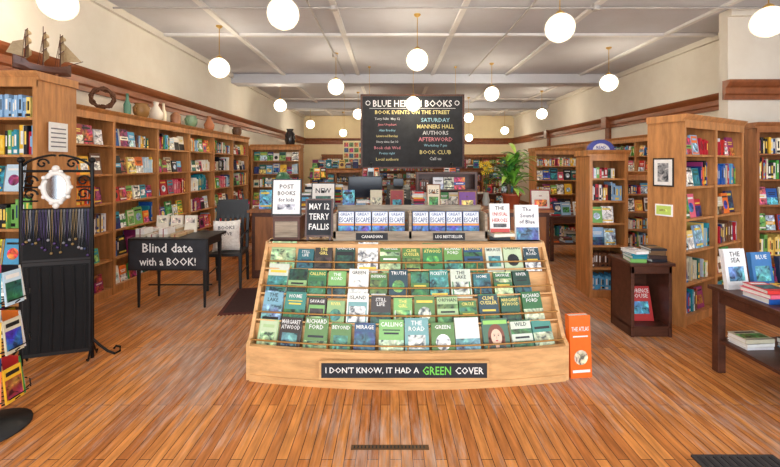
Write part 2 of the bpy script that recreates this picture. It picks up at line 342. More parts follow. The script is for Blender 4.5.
# ---------------------------------------------------------------- central display rack
XA,XB=-1.07,1.33; XC=.13
def bow(x,k=1): return -.12*k*(1-((x-XC)/1.2)**2)
b=MB()
prof=[(2.9,0),(2.9,.27),(2.96,.30),(3.36,.93),(3.95,.93),(3.95,0)]
for xa in (XA,XB-.028): b.prism(prof,xa,xa+.028,LPINE)
TY=[(2.93,.20,1),(3.04,.37,.85),(3.15,.54,.7),(3.26,.71,.55)]
NS=20
def strip(y0,k0,y1,k1,z0,z1,m):
    for i in range(NS):
        xa=XA+.028+(XB-XA-.056)*i/NS; xb=XA+.028+(XB-XA-.056)*(i+1)/NS
        a0,b0=y0+bow(xa,k0),y0+bow(xb,k0); a1,b1=y1+bow(xa,k1),y1+bow(xb,k1)
        b.hexa([(xa,a0,z0),(xb,b0,z0),(xb,b1,z0),(xa,a1,z0),(xa,a0,z1),(xb,b0,z1),(xb,b1,z1),(xa,a1,z1)],m)
for y,z,k in TY: strip(y,k,3.45,0,.0,z,LPINE)
strip(3.36,.4,3.5,0,.0,.90,LPINE)
strip(2.9,1,2.925,1,0,.25,LPINE)
strip(2.885,1,2.93,1,.245,.262,LPINE)
strip(2.89,1,2.9,1,0,.05,LPINE)
b.box(XA,XB,3.36,3.95,0,.9,LPINE)
strip(3.335,.4,3.5,0,.9,.93,LPINE); b.box(XA-.02,XB+.02,3.42,3.98,.9,.93,LPINE)
for y,z,k in TY:
    pts=[(XA+.02+(XB-XA-.04)*i/24,) for i in range(25)]
    for zz,rr,mm in ((.028,.007,LPINE),(.088,.0065,WIRE)):
        q=[(p[0],y+.002+bow(p[0],k)+(.008 if zz>.05 else 0),z+zz) for p in pts]; b.tube(q,rr,mm,n=6)
    for i in (6,12,18): p=q[i]; b.tube([(p[0],p[1]-.004,z-.01),(p[0],p[1],z+.088)],.005,WIRE,n=6)
rack=b.build('book_display_rack')
b=MB(); rng=random.Random(21); wi=0
for ti,(y,z,k) in enumerate(TY):
    x=XA+.05; n=0
    while x<XB-.17:
        w=rng.uniform(.135,.172)
        if ti==0: w*=1.1
        big=(ti==3 and n==0)
        if big: w=.21
        if x+w>XB-.035: break
        h=w*rng.uniform(1.3,1.5) if not big else .25; cx=x+w/2
        portrait=(ti==0 and .62<cx<.80)
        if portrait: w=.2; h=.25; cx=x+w/2
        b.M=T(cx,y+.026+bow(cx,k),z+.001,math.atan(.24*k*(cx-XC)/1.44)+rng.uniform(-.03,.03),-.40)
        c=rng.choice(GREEN) if rng.random()<.85 else rng.choice([C(40,80,120),C(238,238,230),C(130,180,200),C(60,50,44)])
        cover(b,w,h,.022,c,rng,WORDS[wi%len(WORDS)] if rng.random()<.8 and not portrait else None,pal=GREEN,kind=9 if portrait else None); wi+=1; n+=1
        x+=w+rng.uniform(.008,.03)
b.M=Matrix(); b.build('green_cover_books')
b=MB(); y=2.765
b.box(-.50,.70,y-.012,y+.012,.085,.215,LPINE); b.box(-.485,.685,y-.015,y-.006,.098,.202,CHALK)
b.text("I DON'T KNOW, IT HAD A",-.125,.15,y-.017,.66,.05,PAINT,WHITE)
b.text("GREEN",.33,.15,y-.017,.2,.06,PAINT,C(120,210,90)); b.text("COVER",.56,.15,y-.017,.2,.05,PAINT,WHITE)
b.build('chalkboard_sign')
b=MB(); b.M=T(1.44,2.93,0,.12,-.06)
b.box(-.085,.085,0,.006,0,.46,PAINT,C(238,110,30)); b.box(-.085,.085,.05,.056,0,.46,PAINT,C(238,110,30)); b.box(-.085,-.08,.006,.05,0,.46,PAINT,C(238,110,30)); b.box(-.08,.08,.006,.05,.004,.456,PAINT,WHITE)
b.text('THE ATLAS',0,.36,-.002,.14,.04,PAINT,WHITE); b.quadf(-.06,.06,.3,.31,-.002,PAINT,WHITE); b.disc(0,.15,-.002,.055,ILL,C(240,220,190)); b.quadf(-.07,.07,.04,.06,-.002,PAINT,WHITE)
b.M=Matrix(); b.build('oversized_orange_book')
# ---------------------------------------------------------------- things on rack top (z .93)
TZ=.93
b=MB(); x0,x1,y0,y1=-.5,.86,3.44,3.72
b.box(x0,x1,y0,y1,TZ,TZ+.02,GREYW)
for xx in (x0,(x0+x1)/2-.012,x1-.022): b.box(xx,xx+.022,y0,y1,TZ+.02,TZ+.24,GREYW)
b.box(x0,x1,y1-.016,y1,TZ+.02,TZ+.13,GREYW); b.box(x0,x1,y1-.016,y1,TZ+.15,TZ+.29,GREYW)
b.box(x0,x1,y0,y0+.016,TZ+.02,TZ+.085,GREYW)
for xx,t in ((-.16,'CANADIAN'),(.52,'LEG BESTSELLER')):
    b.box(xx-.14,xx+.14,y0-.006,y0,TZ+.01,TZ+.07,CHALK); b.text(t,xx,TZ+.04,y0-.008,.24,.026,PAINT,WHITE)
crate=b.build('wooden_crate',bevel=.003)
b=MB(); rng=random.Random(4)
x=-.47
while x<.74:
    if .08<x+.07<.25 and x<.2: x=.2
    b.M=T(x+.075,3.50,TZ+.021,0,-.12)
    cover(b,.142,.23,.03,C(40,90,160),rng,kind=7)
    b.quadf(-.07,.07,.0,.23,-.001,PAINT,C(48,104,176))
    b.quadf(-.068,.068,.125,.225,-.002,PAINT,C(228,234,238)); b.text('GREAT',0,.205,-.003,.11,.026,PAINT,C(40,80,150)); b.text('ESCAPE',0,.155,-.003,.125,.05,PAINT,C(30,60,120))
    b.quadf(-.07,.07,.105,.122,-.002,PAINT,C(240,150,50)); b.quadf(-.07,.07,.03,.1,-.002,ILL,C(50,110,180)); b.quadf(-.05,.05,.012,.024,-.002,PAINT,WHITE)
    x+=.152
b.M=Matrix(); b.build('crate_books')
b=MB(); b.M=T(-.635,3.47,TZ,0,-.12)
b.box(-.125,.125,0,.018,.03,.37,DARKW); b.box(-.108,.108,-.003,.002,.045,.355,CHALK)
for i,t in enumerate(['MAY 12','TERRY','FALLIS']): b.text(t,0,.3-.09*i,-.005,.18,.055,PAINT,WHITE)
for xx in (-.1,.1): b.box(xx-.01,xx+.01,0,.018,0,.04,DARKW)
b.M=T(-.635,3.49,TZ); b.hexa([(-.012,.1,0),(.012,.1,0),(.012,.12,0),(-.012,.12,0),(-.012,.03,.3),(.012,.03,.3),(.012,.045,.3),(-.012,.045,.3)],DARKW)
b.M=Matrix(); b.build('easel_chalkboard')
b=MB(); b.box(-1.04,-.80,3.46,3.72,TZ,TZ+.2,DARKW); b.box(-1.05,-.79,3.45,3.73,TZ+.2,TZ+.215,DARKW); b.box(-1.02,-.82,3.452,3.46,TZ+.03,TZ+.17,GREYW); b.build('wooden_riser_box',bevel=.003)
b=MB(); b.M=T(-.94,3.53,TZ+.215,0,-.1)
b.box(-.135,.135,0,.015,0,.33,BLK); b.box(-.122,.122,-.003,.002,.012,.318,PAINT,WHITE)
b.text('POST',0,.26,-.005,.15,.04,PAINT,BLACK); b.text('BOOKS',0,.2,-.005,.16,.04,PAINT,BLACK); b.text('for kids',0,.14,-.005,.14,.035,PAINT,C(60,60,80)); b.quadf(-.08,.08,.05,.1,-.005,ILL,C(190,190,200))
b.M=T(-.94,3.55,TZ+.215); b.hexa([(-.02,.09,0),(.02,.09,0),(.02,.1,0),(-.02,.1,0),(-.02,.015,.25),(.02,.015,.25),(.02,.025,.25),(-.02,.025,.25)],BLK)
b.M=Matrix(); b.build('framed_sign')
b=MB(); rng=random.Random(9); z=stack(b,1.0,3.58,TZ,2,rng,.19,.26)
b.M=T(1.0,3.54,z+.001,0,-.1); cover(b,.18,.26,.035,C(245,243,238),rng,kind=7); b.quadf(-.088,.088,.0,.035,-.001,PAINT,C(200,60,50))
for i,t in enumerate(['THE','UNUSUAL','HEROES']): b.text(t,0,.22-.055*i,-.003,.14,.033,PAINT,C(190,30,30) if i else BLACK)
b.quadf(-.06,.06,.045,.08,-.002,ILL,C(90,90,90))
b.M=Matrix(); b.build('book_stack')
b=MB(); b.M=T(1.235,3.5,TZ,-.02,-.1); cover(b,.21,.31,.035,C(240,240,238),rng,kind=7)
for i,t in enumerate(['The','Sound','of Blue']): b.text(t,0,.27-.055*i,-.003,.15,.036,PAINT,C(30,40,70))
b.quadf(-.1,.1,.0,.11,-.002,ILL,C(60,110,150)); b.M=Matrix(); b.build('standing_book')
# ---------------------------------------------------------------- cash counter
b=MB(); CZ=.97
b.box(-1.95,2.25,5.5,6.2,0,CZ-.04,DARKW); b.box(-2.0,2.3,5.45,6.25,CZ-.04,CZ,PINE2)
for i in range(7):
    xx=-1.9+i*.6; b.box(xx,xx+.5,5.485,5.5,.12,CZ-.1,PINE2)
counter=b.build('cash_counter',bevel=.005)
b=MB(); b.box(-.14,.14,-.1,.1,0,.015,BLK); b.box(-.025,.025,.0,.03,.015,.2,BLK); b.box(-.26,.26,-.03,.0,.13,.46,BLK); b.box(-.245,.245,-.032,-.028,.145,.445,SCREEN); b.build('computer_monitor',(-.38,5.98,CZ),.2)
b=MB(); b.box(-.2,.2,-.2,.2,0,.12,BLK); b.hexa([(-.18,-.18,.12),(.18,-.18,.12),(.18,.18,.12),(-.18,.18,.12),(-.18,-.05,.26),(.18,-.05,.26),(.18,.18,.32),(-.18,.18,.32)],BLK)
for i in range(4):
    for j in range(3): b.box(-.14+i*.07,-.1+i*.07,-.16+j*.04,-.135+j*.04,.13+j*.04,.16+j*.035,PAINT,WHITE)
b.box(-.08,.08,.1,.12,.3,.42,BLK); b.box(-.07,.07,.097,.1,.31,.41,SCREEN); b.build('cash_register',(.13,6.0,CZ))
bookcase('countertop_bookshelf',.92,.52,.22,2,(.40,5.9,CZ),0,seed=77,face=.9,crown=False,plinth=.03,wood=DARKW)
b=MB(); b.lathe([(.08,0),(.08,.015),(.015,.03)],0,0,0,BRASS,n=16); b.tube([(0,0,.02),(0,0,.38),(0.0,0,.42)],.009,BRASS,n=8); b.lathe([(.15,.34),(.15,.345),(.07,.52),(.06,.52)],0,0,0,CER,C(60,110,80),n=20); b.build('table_lamp',(-1.65,6.0,CZ))
rng=random.Random(33)
def counter_card(name,x,y,z,w,h,c,fr,txt=None,rz=0):
    b=MB(); b.M=T(0,0,0,0,-.12); b.box(-w/2,w/2,0,.015,0,h,fr); b.box(-w/2+.015,w/2-.015,-.003,.003,.015,h-.015,PAINT,c)
    if txt: b.text(txt,0,h*.7,-.005,w*.7,h*.18,PAINT,BLACK if sum(c[:3])>.8 else WHITE)
    b.quadf(-w*.32,w*.32,h*.15,h*.5,-.004,ILL,rng.choice(PAL)); b.M=Matrix()
    b.hexa([(-.02,.09,0),(.02,.09,0),(.02,.1,0),(-.02,.1,0),(-.02,.015,h*.7),(.02,.015,h*.7),(.02,.03,h*.7),(-.02,.03,h*.7)],fr)
    b.build(name,(x,y,z),rz)
counter_card('framed_card',-.95,5.53,CZ,.34,.38,WHITE,BLK,'NEW')
counter_card('framed_card',.1,5.53,CZ,.2,.28,C(150,40,40),PINE2)
counter_card('framed_card',1.1,5.53,CZ,.26,.26,C(120,60,150),PINE2)
counter_card('framed_card',2.14,5.53,CZ,.28,.28,C(225,220,210),REDF)
counter_card('framed_card',.62,5.53,CZ,.2,.36,C(235,225,200),PINE2,'SALE')
b=MB()
for i in range(13):
    x=-1.8+i*.2
    if -1.2<x<-.7 or -.05<x<.25 or .5<x<.74 or .95<x<1.25: continue
    if i%2: stack(b,x,5.62,CZ+.001,rng.randint(4,9),rng)
    else: b.M=T(x,5.62,CZ+.001,0,-.15); cover(b,.17,.27,.03,rng.choice(PAL),rng); b.M=Matrix()
stack(b,-.8,6.0,CZ+.001,11,rng); stack(b,-1.2,6.0,CZ+.001,12,rng); stack(b,-1.0,5.95,CZ+.001,8,rng)
b.build('counter_books')
# plant
b=MB(); rng=random.Random(5); px,py=1.76,5.66
b.lathe([(.1,0),(.13,.18),(.145,.19),(.145,.22),(.125,.22),(.12,.19),(.001,.19)],0,0,0,CER,C(150,70,45))
for s in range(4):
    a=s*1.7; bx,by=.03*math.cos(a),.03*math.sin(a); hh=[.60,.44,.3,.2][s]
    b.tube([(bx,by,.18),(bx*2,by*2,.18+hh*.6),(bx*2.4,by*2.4,.18+hh)],.012,LEAF,C(120,95,60),n=6)
    for i in range(28):
        t=i*2.4+s; L=rng.uniform(.34,.52); up=rng.uniform(.1,1.3); w=rng.uniform(.024,.038); col=rng.choice([C(80,150,55),C(120,185,70),C(175,212,95),C(50,112,45),C(110,170,60)])
        pts=[]
        for q in range(7):
            u=q/6; r=L*u*math.cos(up*(1-.3*u)); z=L*u*math.sin(up)-.28*L*u*u*1.5
            pts.append((r*.75,z,w*math.sin(math.pi*min(.08+u*.92,.995))))
        z0=.2+hh*rng.uniform(.5,1); vs=[];ct,st=math.cos(t),math.sin(t)
        for r,z,ww in pts: vs+= [(bx*2+r*ct-ww*st,by*2+r*st+ww*ct,z0+z),(bx*2+r*ct,by*2+r*st,z0+z-.006),(bx*2+r*ct+ww*st,by*2+r*st-ww*ct,z0+z)]
        fs=[]
        for q in range(6): o=q*3; fs+= [(o,o+1,o+4,o+3),(o+1,o+2,o+5,o+4)]
        b.add(vs,fs,LEAF,col,True)
b.build('potted_dracaena',(px,py,CZ))
b=MB(); rng=random.Random(3)
b.lathe([(.05,0),(.06,.08),(.04,.16),(.05,.2)],0,0,0,CER,C(200,200,190))
for i in range(14):
    a=rng.uniform(0,6.28); r=rng.uniform(.02,.1); z=rng.uniform(.5,.68)
    b.tube([(0,0,.18),(r*.4*math.cos(a),r*.4*math.sin(a),z*.6),(r*math.cos(a),r*math.sin(a),z)],.003,LEAF,C(60,110,40),n=5)
    for k in range(6):
        t=k*1.047; X=r*math.cos(a);Y=r*math.sin(a)
        b.add([(X,Y,z),(X+.03*math.cos(t-.3),Y+.02*math.sin(t),z+.025*math.sin(t-.3)),(X+.042*math.cos(t),Y-.02,z+.042*math.sin(t)),(X+.03*math.cos(t+.3),Y+.02*math.sin(t),z+.025*math.sin(t+.3))],[(0,1,2,3)],LEAF,C(240,205,40))
b.build('flower_vase',(1.5,6.1,CZ))
# ---------------------------------------------------------------- hanging chalkboard
b=MB(); y=8.5; x0,x1,z0,z1=-.6,1.58,1.56,3.10
b.box(x0,x1,y,y+.03,z0,z1,CHALK)
for q in ((x0-.03,x1+.03,y-.015,y+.04,z0-.04,z0),(x0-.03,x1+.03,y-.015,y+.04,z1,z1+.04),(x0-.04,x0,y-.015,y+.04,z0-.04,z1+.04),(x1,x1+.04,y-.015,y+.04,z0-.04,z1+.04)): b.box(*q,DARKW)
for xx in (x0+.15,x1-.15):
    b.tube([(xx,y+.01,z1+.04),(xx,y+.01,H)],.005,BRASS,n=6); b.lathe([(.03,0),(.03,-.02),(.01,-.04)],xx,y+.01,H,BRASS,n=10)
cx=(x0+x1)/2; ty=y-.004
b.text('BLUE HERON BOOKS',cx,z1-.16,ty,1.72,.15,PAINT,C(225,228,232)); b.quadf(x0+.15,x1-.15,z1-.27,z1-.262,ty,PAINT,C(225,228,232))
b.text('BOOK EVENTS ON THE STREET',cx,z1-.35,ty,1.8,.085,PAINT,C(230,215,140))
for k in range(2):
    sx=[x0+.12,x1-.12][k]
    for q in range(8): b.disc(sx+.045*math.cos(q*.785),z1-.15+.045*math.sin(q*.785),ty,.014,PAINT,C(225,228,232),n=8)
cols=[C(200,202,205),C(215,130,140),C(140,190,210),C(220,205,130)]
for i,t in enumerate(['Terry Fallis  May 12','Jane Urquhart','Alan Bradley','Linwood Barclay','Story time Sat 10','Book club Wed','Poetry night','Local authors']):
    b.text(t,cx-.55,z1-.5-.125*i,ty,.8,.065,PAINT,cols[i%4])
for i,t in enumerate(['SATURDAY','MANNERS HALL','AUTHORS','AFTERWORD','Workshop 7 pm','BOOK CLUB','Call us']):
    b.text(t,cx+.5,z1-.52-.14*i,ty,.8,.09 if t.isupper() else .07,PAINT,cols[(i+2)%4])
b.build('hanging_chalkboard')
# ---------------------------------------------------------------- left side
bookcase('bookcase',.7,2.4,.41,7,(-3.715,3.34,0),0,seed=11,face=.35)
bookcase('bookcase',5.5,2.26,.31,6,(-3.42,3.90,0),math.pi/2,bays=6,seed=12,face=.6)
bookcase('bookcase',1.2,2.1,.35,6,(-3.40,9.55,0),0,seed=13,face=.4)
bookcase('bookcase',5.2,2.1,.31,6,(-3.42,10.1,0),math.pi/2,bays=5,seed=14,face=.4)
b=MB(); b.box(-2.994,-2.990,3.42,3.62,1.72,1.98,PAINT,WHITE)
b.box(-3.015,-2.994,3.51,3.53,1.96,1.97,IRON)
for i in range(5): b.box(-2.990,-2.9895,3.44,3.60,1.76+.04*i,1.77+.04*i,PAINT,C(90,90,100))
b.build('paper_notice')
# jewellery stand
b=MB()
b.box(-.24,.24,0,.02,.06,1.24,BLK)
b.box(-.22,.22,-.004,0,.09,.79,VELV); b.box(-.225,.225,-.003,0,.84,1.22,VELV)
for i in range(6):
    x=-.19+i*.076; b.tube([(x,-.004,.1),(x+.01,-.006,.45),(x,-.004,.78)],.012,VELV,n=6)
for xx in (-.24,.24):
    b.tube([(xx,.01,.0),(xx,.01,1.62)],.014,IRON,n=8); b.sphere(xx,.01,1.64,.026,IRON,n=12)
    sg=1 if xx>0 else -1
    b.tube([(xx,.01,.16),(xx+sg*.05,.01,.10),(xx+sg*.11,.01,.04),(xx+sg*.16,.01,.012),(xx+sg*.2,.01,.03),(xx+sg*.2,.01,.065),(xx+sg*.17,.01,.075),(xx+sg*.155,.01,.055)],.010,IRON,n=6)
    for s2 in (-1,1): b.tube([(xx,.01,.14),(xx,.01+s2*.05,.06),(xx,.01+s2*.08,.009),(xx,.01+s2*.1,.03)],.008,IRON,n=6)
for z in (.82,1.24,1.55): b.tube([(-.24,.01,z),(.24,.01,z)],.012,IRON,n=6)
for sg in (-1,1):
    pts=[(sg*(.24-.22*u+.03*math.sin(6*u)),.01,1.55+.13*math.sin(math.pi*u*.6)) for u in [i/10 for i in range(11)]]; b.tube(pts,.010,IRON,n=6)
    pts=[(sg*.1+.045*(1-a/9)*math.cos(a),.01,1.61+.045*(1-a/9)*math.sin(a)) for a in [i*.5 for i in range(16)]]; b.tube(pts,.008,IRON,n=6)
    for zz in (1.47,1.36):
        pts=[(sg*.18+.05*(1-a/9)*math.cos(a),.01,zz+.05*(1-a/9)*math.sin(a)) for a in [i*.5 for i in range(16)]]; b.tube(pts,.008,IRON,n=6)
        b.tube([(sg*.13,.01,zz-.05),(sg*.24,.01,zz-.05)],.008,IRON,n=6)
rng=random.Random(8)
for i in range(22):
    x=-.215+i*.0205; L=rng.uniform(.22,.38); col=rng.choice([C(120,120,124),C(150,150,155),C(110,40,60),C(70,50,100),C(50,60,90),C(140,115,70)])
    b.tube([(x,-.006,1.24),(x-.008,-.01,1.24-L*.6),(x,-.012,1.24-L),(x+.008,-.01,1.24-L*.6),(x+.004,-.006,1.24)],.0018,CER,col,n=5)
    b.sphere(x,-.014,1.23-L,.011,CER,col,n=8)
pts=[(.085*math.cos(a),-.01,1.42+.115*math.sin(a)) for a in [2*math.pi*i/24 for i in range(24)]]
b.tube(pts,.02,CER,C(230,228,222),n=8,closed=True); b.disc(0,1.42,-.014,.08,MIRR,WHITE,n=24,sz=1.35); b.disc(0,1.42,-.004,.085,CER,C(230,228,222),n=24,sz=1.35)
for a in range(10): b.sphere(.1*math.cos(a*.628),-.012,1.42+.13*math.sin(a*.628),.018,CER,C(235,232,226),n=8)
b.sphere(0,-.012,1.57,.028,CER,C(235,232,226),n=10); b.sphere(0,-.012,1.27,.024,CER,C(235,232,226),n=10)
b.build('jewelry_display_stand',(-2.70,3.16,.0),.3)
# model ship
b=MB(); rings=[]
NSX=13
for i in range(NSX):
    u=i/(NSX-1); x=-.2+.4*u; w=.055*math.sin(math.pi*min(1,.12+u*.86))**.6 if u<.97 else .004; sheer=.05*(2*u-1)**2+ (.02 if u<.2 else 0)
    for j in range(7):
        a=math.pi*j/6; rings.append((x,-w*math.cos(a),.085+sheer-(.075+sheer*.6)*math.sin(a)**.7 if 0<j<6 else .085+sheer))
fs=[(i*7+j,i*7+j+1,(i+1)*7+j+1,(i+1)*7+j) for i in range(NSX-1) for j in range(6)]+[(i*7,(i+1)*7,(i+1)*7+6,i*7+6) for i in range(NSX-1)]+[tuple(range(7))]
b.add(rings,fs,DARKW,smooth=False)
b.box(-.1,-.08,-.03,.03,0,.03,PINE2); b.box(.08,.1,-.03,.03,0,.03,PINE2); b.box(-.13,.13,-.035,.035,-.001,.008,PINE2)
b.tube([(.18,0,.13),(.29,0,.19)],.004,DARKW,n=6)
SAIL=C(176,156,122)
for mx,mh in ((-.12,.32),(0,.38),(.12,.34)):
    b.tube([(mx,0,.07),(mx,0,.07+mh)],[.006,.003],DARKW,n=6)
    for k,(za,zb,w) in enumerate(((.07,.17,.085),(.185,.26,.07),(.27,.32,.05))):
        vs=[]
        for r in range(4):
            for cc in range(5):
                u=r/3;v=cc/4; vs.append((mx+.012+.035*math.sin(math.pi*u)*math.sin(math.pi*v),(v-.5)*2*w*(1-.12*u),.07+za+(zb-za)*u))
        b.add(vs,[(r*5+q,r*5+q+1,r*5+q+6,r*5+q+5) for r in range(3) for q in range(4)],FAB,SAIL,True)
        b.tube([(mx+.008,-w,.07+zb),(mx+.008,w,.07+zb)],.004,DARKW,n=5)
b.add([(.13,0,.35),(.28,0,.185),(.15,.01,.16)],[(0,1,2)],FAB,SAIL); b.add([(-.13,0,.3),(-.13,0,.15),(-.24,.02,.17),(-.2,.015,.27)],[(0,1,2,3)],FAB,SAIL)
for mx in (-.12,0,.12):
    for s2 in (-1,1): b.tube([(mx-.03,s2*.05,.1),(mx,0,.38)],.002,DARKW,n=4)
b.build('model_sailing_ship',(-3.13,3.52,2.4+.001),.9)
TOPZ=2.26
b=MB()
for k in range(9):
    pts=[((.13-.008*abs(k-4))*math.cos(a)+.006*math.sin(9*a+k),.02*math.sin(5*a+k),.15+(.13-.008*abs(k-4))*math.sin(a)+.01*math.sin(7*a+k)) for a in [2*math.pi*i/30 for i in range(30)]]
    pts=[(p[0],p[1]+(k-4)*.008,p[2]) for p in pts]; b.tube(pts,.009,FAB,C(105,70,50),n=5,closed=True)
b.build('twig_wreath',(-3.5,4.75,TOPZ+.005),.7)
vp={'vase':[(.05,0),(.09,.06),(.1,.13),(.06,.2),(.03,.25),(.045,.3)],'urn':[(.06,0),(.1,.08),(.11,.16),(.08,.2),(.09,.22)],'jar':[(.07,0),(.08,.02),(.08,.16),(.05,.2),(.02,.22)],'bottle':[(.04,0),(.045,.16),(.02,.22),(.015,.3),(.02,.31)]}
for nm,kind,yy,c in [('glass_bottle','bottle',5.3,(90,140,120)),('ceramic_urn','urn',5.6,(150,110,60)),('ceramic_vase','vase',5.95,(225,218,205)),('glass_bottle','bottle',6.15,(225,215,190)),('lidded_jar','jar',6.5,(160,110,80)),('ceramic_urn','urn',7.0,(120,150,120)),('ceramic_vase','vase',7.7,(190,120,80)),('lidded_jar','jar',8.5,(220,210,190)),('ceramic_urn','urn',9.1,(110,80,60))]:
    b=MB(); b.lathe([(r,z*1.0) for r,z in vp[kind]],0,0,0,CER,C(*c),n=20)
    if kind=='urn':
        for s2 in (-1,1): b.tube([(0,s2*.1,.16),(0,s2*.145,.14),(0,s2*.13,.08),(0,s2*.095,.07)],.009,CER,C(*c),n=6)
    b.build(nm,(-3.57,yy,TOPZ))
b=MB(); b.lathe([(.1,0),(.13,.1),(.12,.28),(.07,.34),(.09,.4)],0,0,0,CER,C(40,36,36),n=20); b.build('ceramic_urn',(-2.5,9.75,2.1))
# blind-date table
b=MB(); b.box(-2.88,-2.02,4.32,4.82,.76,.79,BLK)
for x in (-2.84,-2.1):
    for y in (4.36,4.74):
        b.hexa([(x+.01,y+.01,0),(x+.03,y+.01,0),(x+.03,y+.03,0),(x+.01,y+.03,0),(x,y,.7),(x+.04,y,.7),(x+.04,y+.04,.7),(x,y+.04,.7)],BLK)
b.box(-2.84,-2.06,4.37,4.39,.68,.76,BLK); b.box(-2.84,-2.06,4.75,4.77,.68,.76,BLK); b.box(-2.84,-2.82,4.37,4.77,.68,.76,BLK); b.box(-2.08,-2.06,4.37,4.77,.68,.76,BLK)
b.tube([(-2.82,4.56,.2),(-2.08,4.56,.2)],.01,BLK,n=6)
b.build('side_table',bevel=.003)
b=MB(); b.box(-2.88,-2.0,4.285,4.315,.44,.79,BLK); b.box(-2.86,-2.02,4.281,4.286,.46,.77,CHALK)
b.text('Blind date',-2.44,.69,4.278,.58,.1,PAINT,WHITE); b.text('with a BOOK!',-2.44,.54,4.278,.62,.09,PAINT,WHITE)
b.build('blind_date_chalkboard')
b=MB(); rng=random.Random(17)
for i in range(4):
    x=-2.8+i*.13
    for j in range(2):
        y=4.45+j*.2; z=.791; n=rng.randint(1,3)
        for q in range(n):
            c=rng.choice([C(225,220,205),C(190,160,120),C(235,232,228),C(205,195,175)])
            b.box(x-.05,x+.045,y-.08,y+.08,z,z+.03,PAINT,c); b.box(x-.006,x+.004,y-.081,y+.081,z,z+.031,PAINT,C(150,40,40)); z+=.031
for i in range(3):
    b.M=T(-2.75+i*.17,4.7,.791,0,-.1); b.box(-.07,.07,.0,.03,0,.2,PAINT,C(232,226,210)); b.quadf(-.05,.05,.11,.17,-.001,ILL,C(220,210,190)); b.M=Matrix()
b.build('wrapped_books')
# black chair
b=MB()
b.box(-.22,.22,-.22,.22,.43,.47,BLK)
for x in (-.2,.2):
    b.hexa([(x-.015,-.215,0),(x+.015,-.215,0),(x+.015,-.185,0),(x-.015,-.185,0),(x-.02,-.22,.43),(x+.02,-.22,.43),(x+.02,-.18,.43),(x-.02,-.18,.43)],BLK)
    b.hexa([(x-.015,.24,0),(x+.015,.24,0),(x+.015,.27,0),(x-.015,.27,0),(x-.02,.18,.45),(x+.02,.18,.45),(x+.02,.22,.45),(x-.02,.22,.45)],BLK)
    b.hexa([(x-.02,.18,.45),(x+.02,.18,.45),(x+.02,.22,.45),(x-.02,.22,.45),(x-.016,.27,1.05),(x+.016,.27,1.05),(x+.016,.3,1.05),(x-.016,.3,1.05)],BLK)
    b.tube([(x,-.2,.47),(x*1.05,-.2,.66),(x*1.05,.0,.69),(x,.22,.69)],.013,BLK,n=8)
    b.tube([(x,-.2,.2),(x,.23,.2)],.01,BLK,n=6)
b.hexa([(-.2,.262,.86),(.2,.262,.86),(.2,.285,.86),(-.2,.285,.86),(-.2,.27,1.12),(.2,.27,1.12),(.2,.3,1.12),(-.2,.3,1.12)],BLK)
for i in range(5):
    x=-.13+i*.065; b.hexa([(x-.02,.195,.47),(x+.02,.195,.47),(x+.02,.21,.47),(x-.02,.21,.47),(x-.02,.265,.92),(x+.02,.265,.92),(x+.02,.28,.92),(x-.02,.28,.92)],BLK)
b.build('armchair',(-2.15,5.18,0),.15,bevel=.003)
def cushion(b,w,h,t,m,col,n=10):
    vs=[]
    for s2 in (-1,1):
        for i in range(n+1):
            for j in range(n+1):
                u=i/n*2-1;v=j/n*2-1; f=((1-u**4)*(1-v**4))**.5
                k=1-.06*(1-abs(u)**2)*abs(v)**3; l=1-.06*(1-abs(v)**2)*abs(u)**3
                vs.append((u*w/2*l,s2*t/2*f,(v*h/2*k)+h/2))
    N=(n+1)**2; fs=[]
    for s2 in range(2):
        for i in range(n):
            for j in range(n): o=s2*N+i*(n+1)+j; fs.append((o,o+1,o+n+2,o+n+1))
    b.add(vs,fs,m,col,True)
b=MB(); b.M=T(0,0,0,0,-.2); cushion(b,.34,.40,.1,FAB,C(245,242,236))
b.text('BOOKS',0,.3,-.053,.2,.045,PAINT,C(60,60,60)); b.text('LOVE',0,.22,-.053,.16,.045,PAINT,C(60,60,60)); b.M=Matrix()
b.build('throw_pillow',(-2.14,5.1,.475),.3)
# rug
b=MB(); b.box(-.3,.3,-.45,.45,0,.012,FAB,C(96,44,36)); b.box(-.26,.26,-.4,.4,.012,.0135,FAB,C(60,34,32))
for i in range(15):
    for s2 in (-1,1): x=-.28+i*.04; b.box(x-.006,x+.006,s2*.45-.03,s2*.45+.03,.001,.006,FAB,C(190,160,120))
b.build('area_rug',(-1.60,4.62,0),.15)
b=MB(); b.box(1.65,2.1,1.75,2.14,0,.012,FAB,C(60,56,56))
for i in range(10): b.box(1.67+i*.043,1.69+i*.043,1.77,2.12,.012,.016,FAB,C(40,38,40))
b.build('doormat')
b=MB(); b.box(-.22,.22,2.19,2.225,0,.004,mat('aged_bronze',C(110,82,56),.5,metal=.5,var=.3))
for i in range(20): b.box(-.205+i*.0207,-.197+i*.0207,2.197,2.218,.004,.005,BLK)
b.build('floor_register')
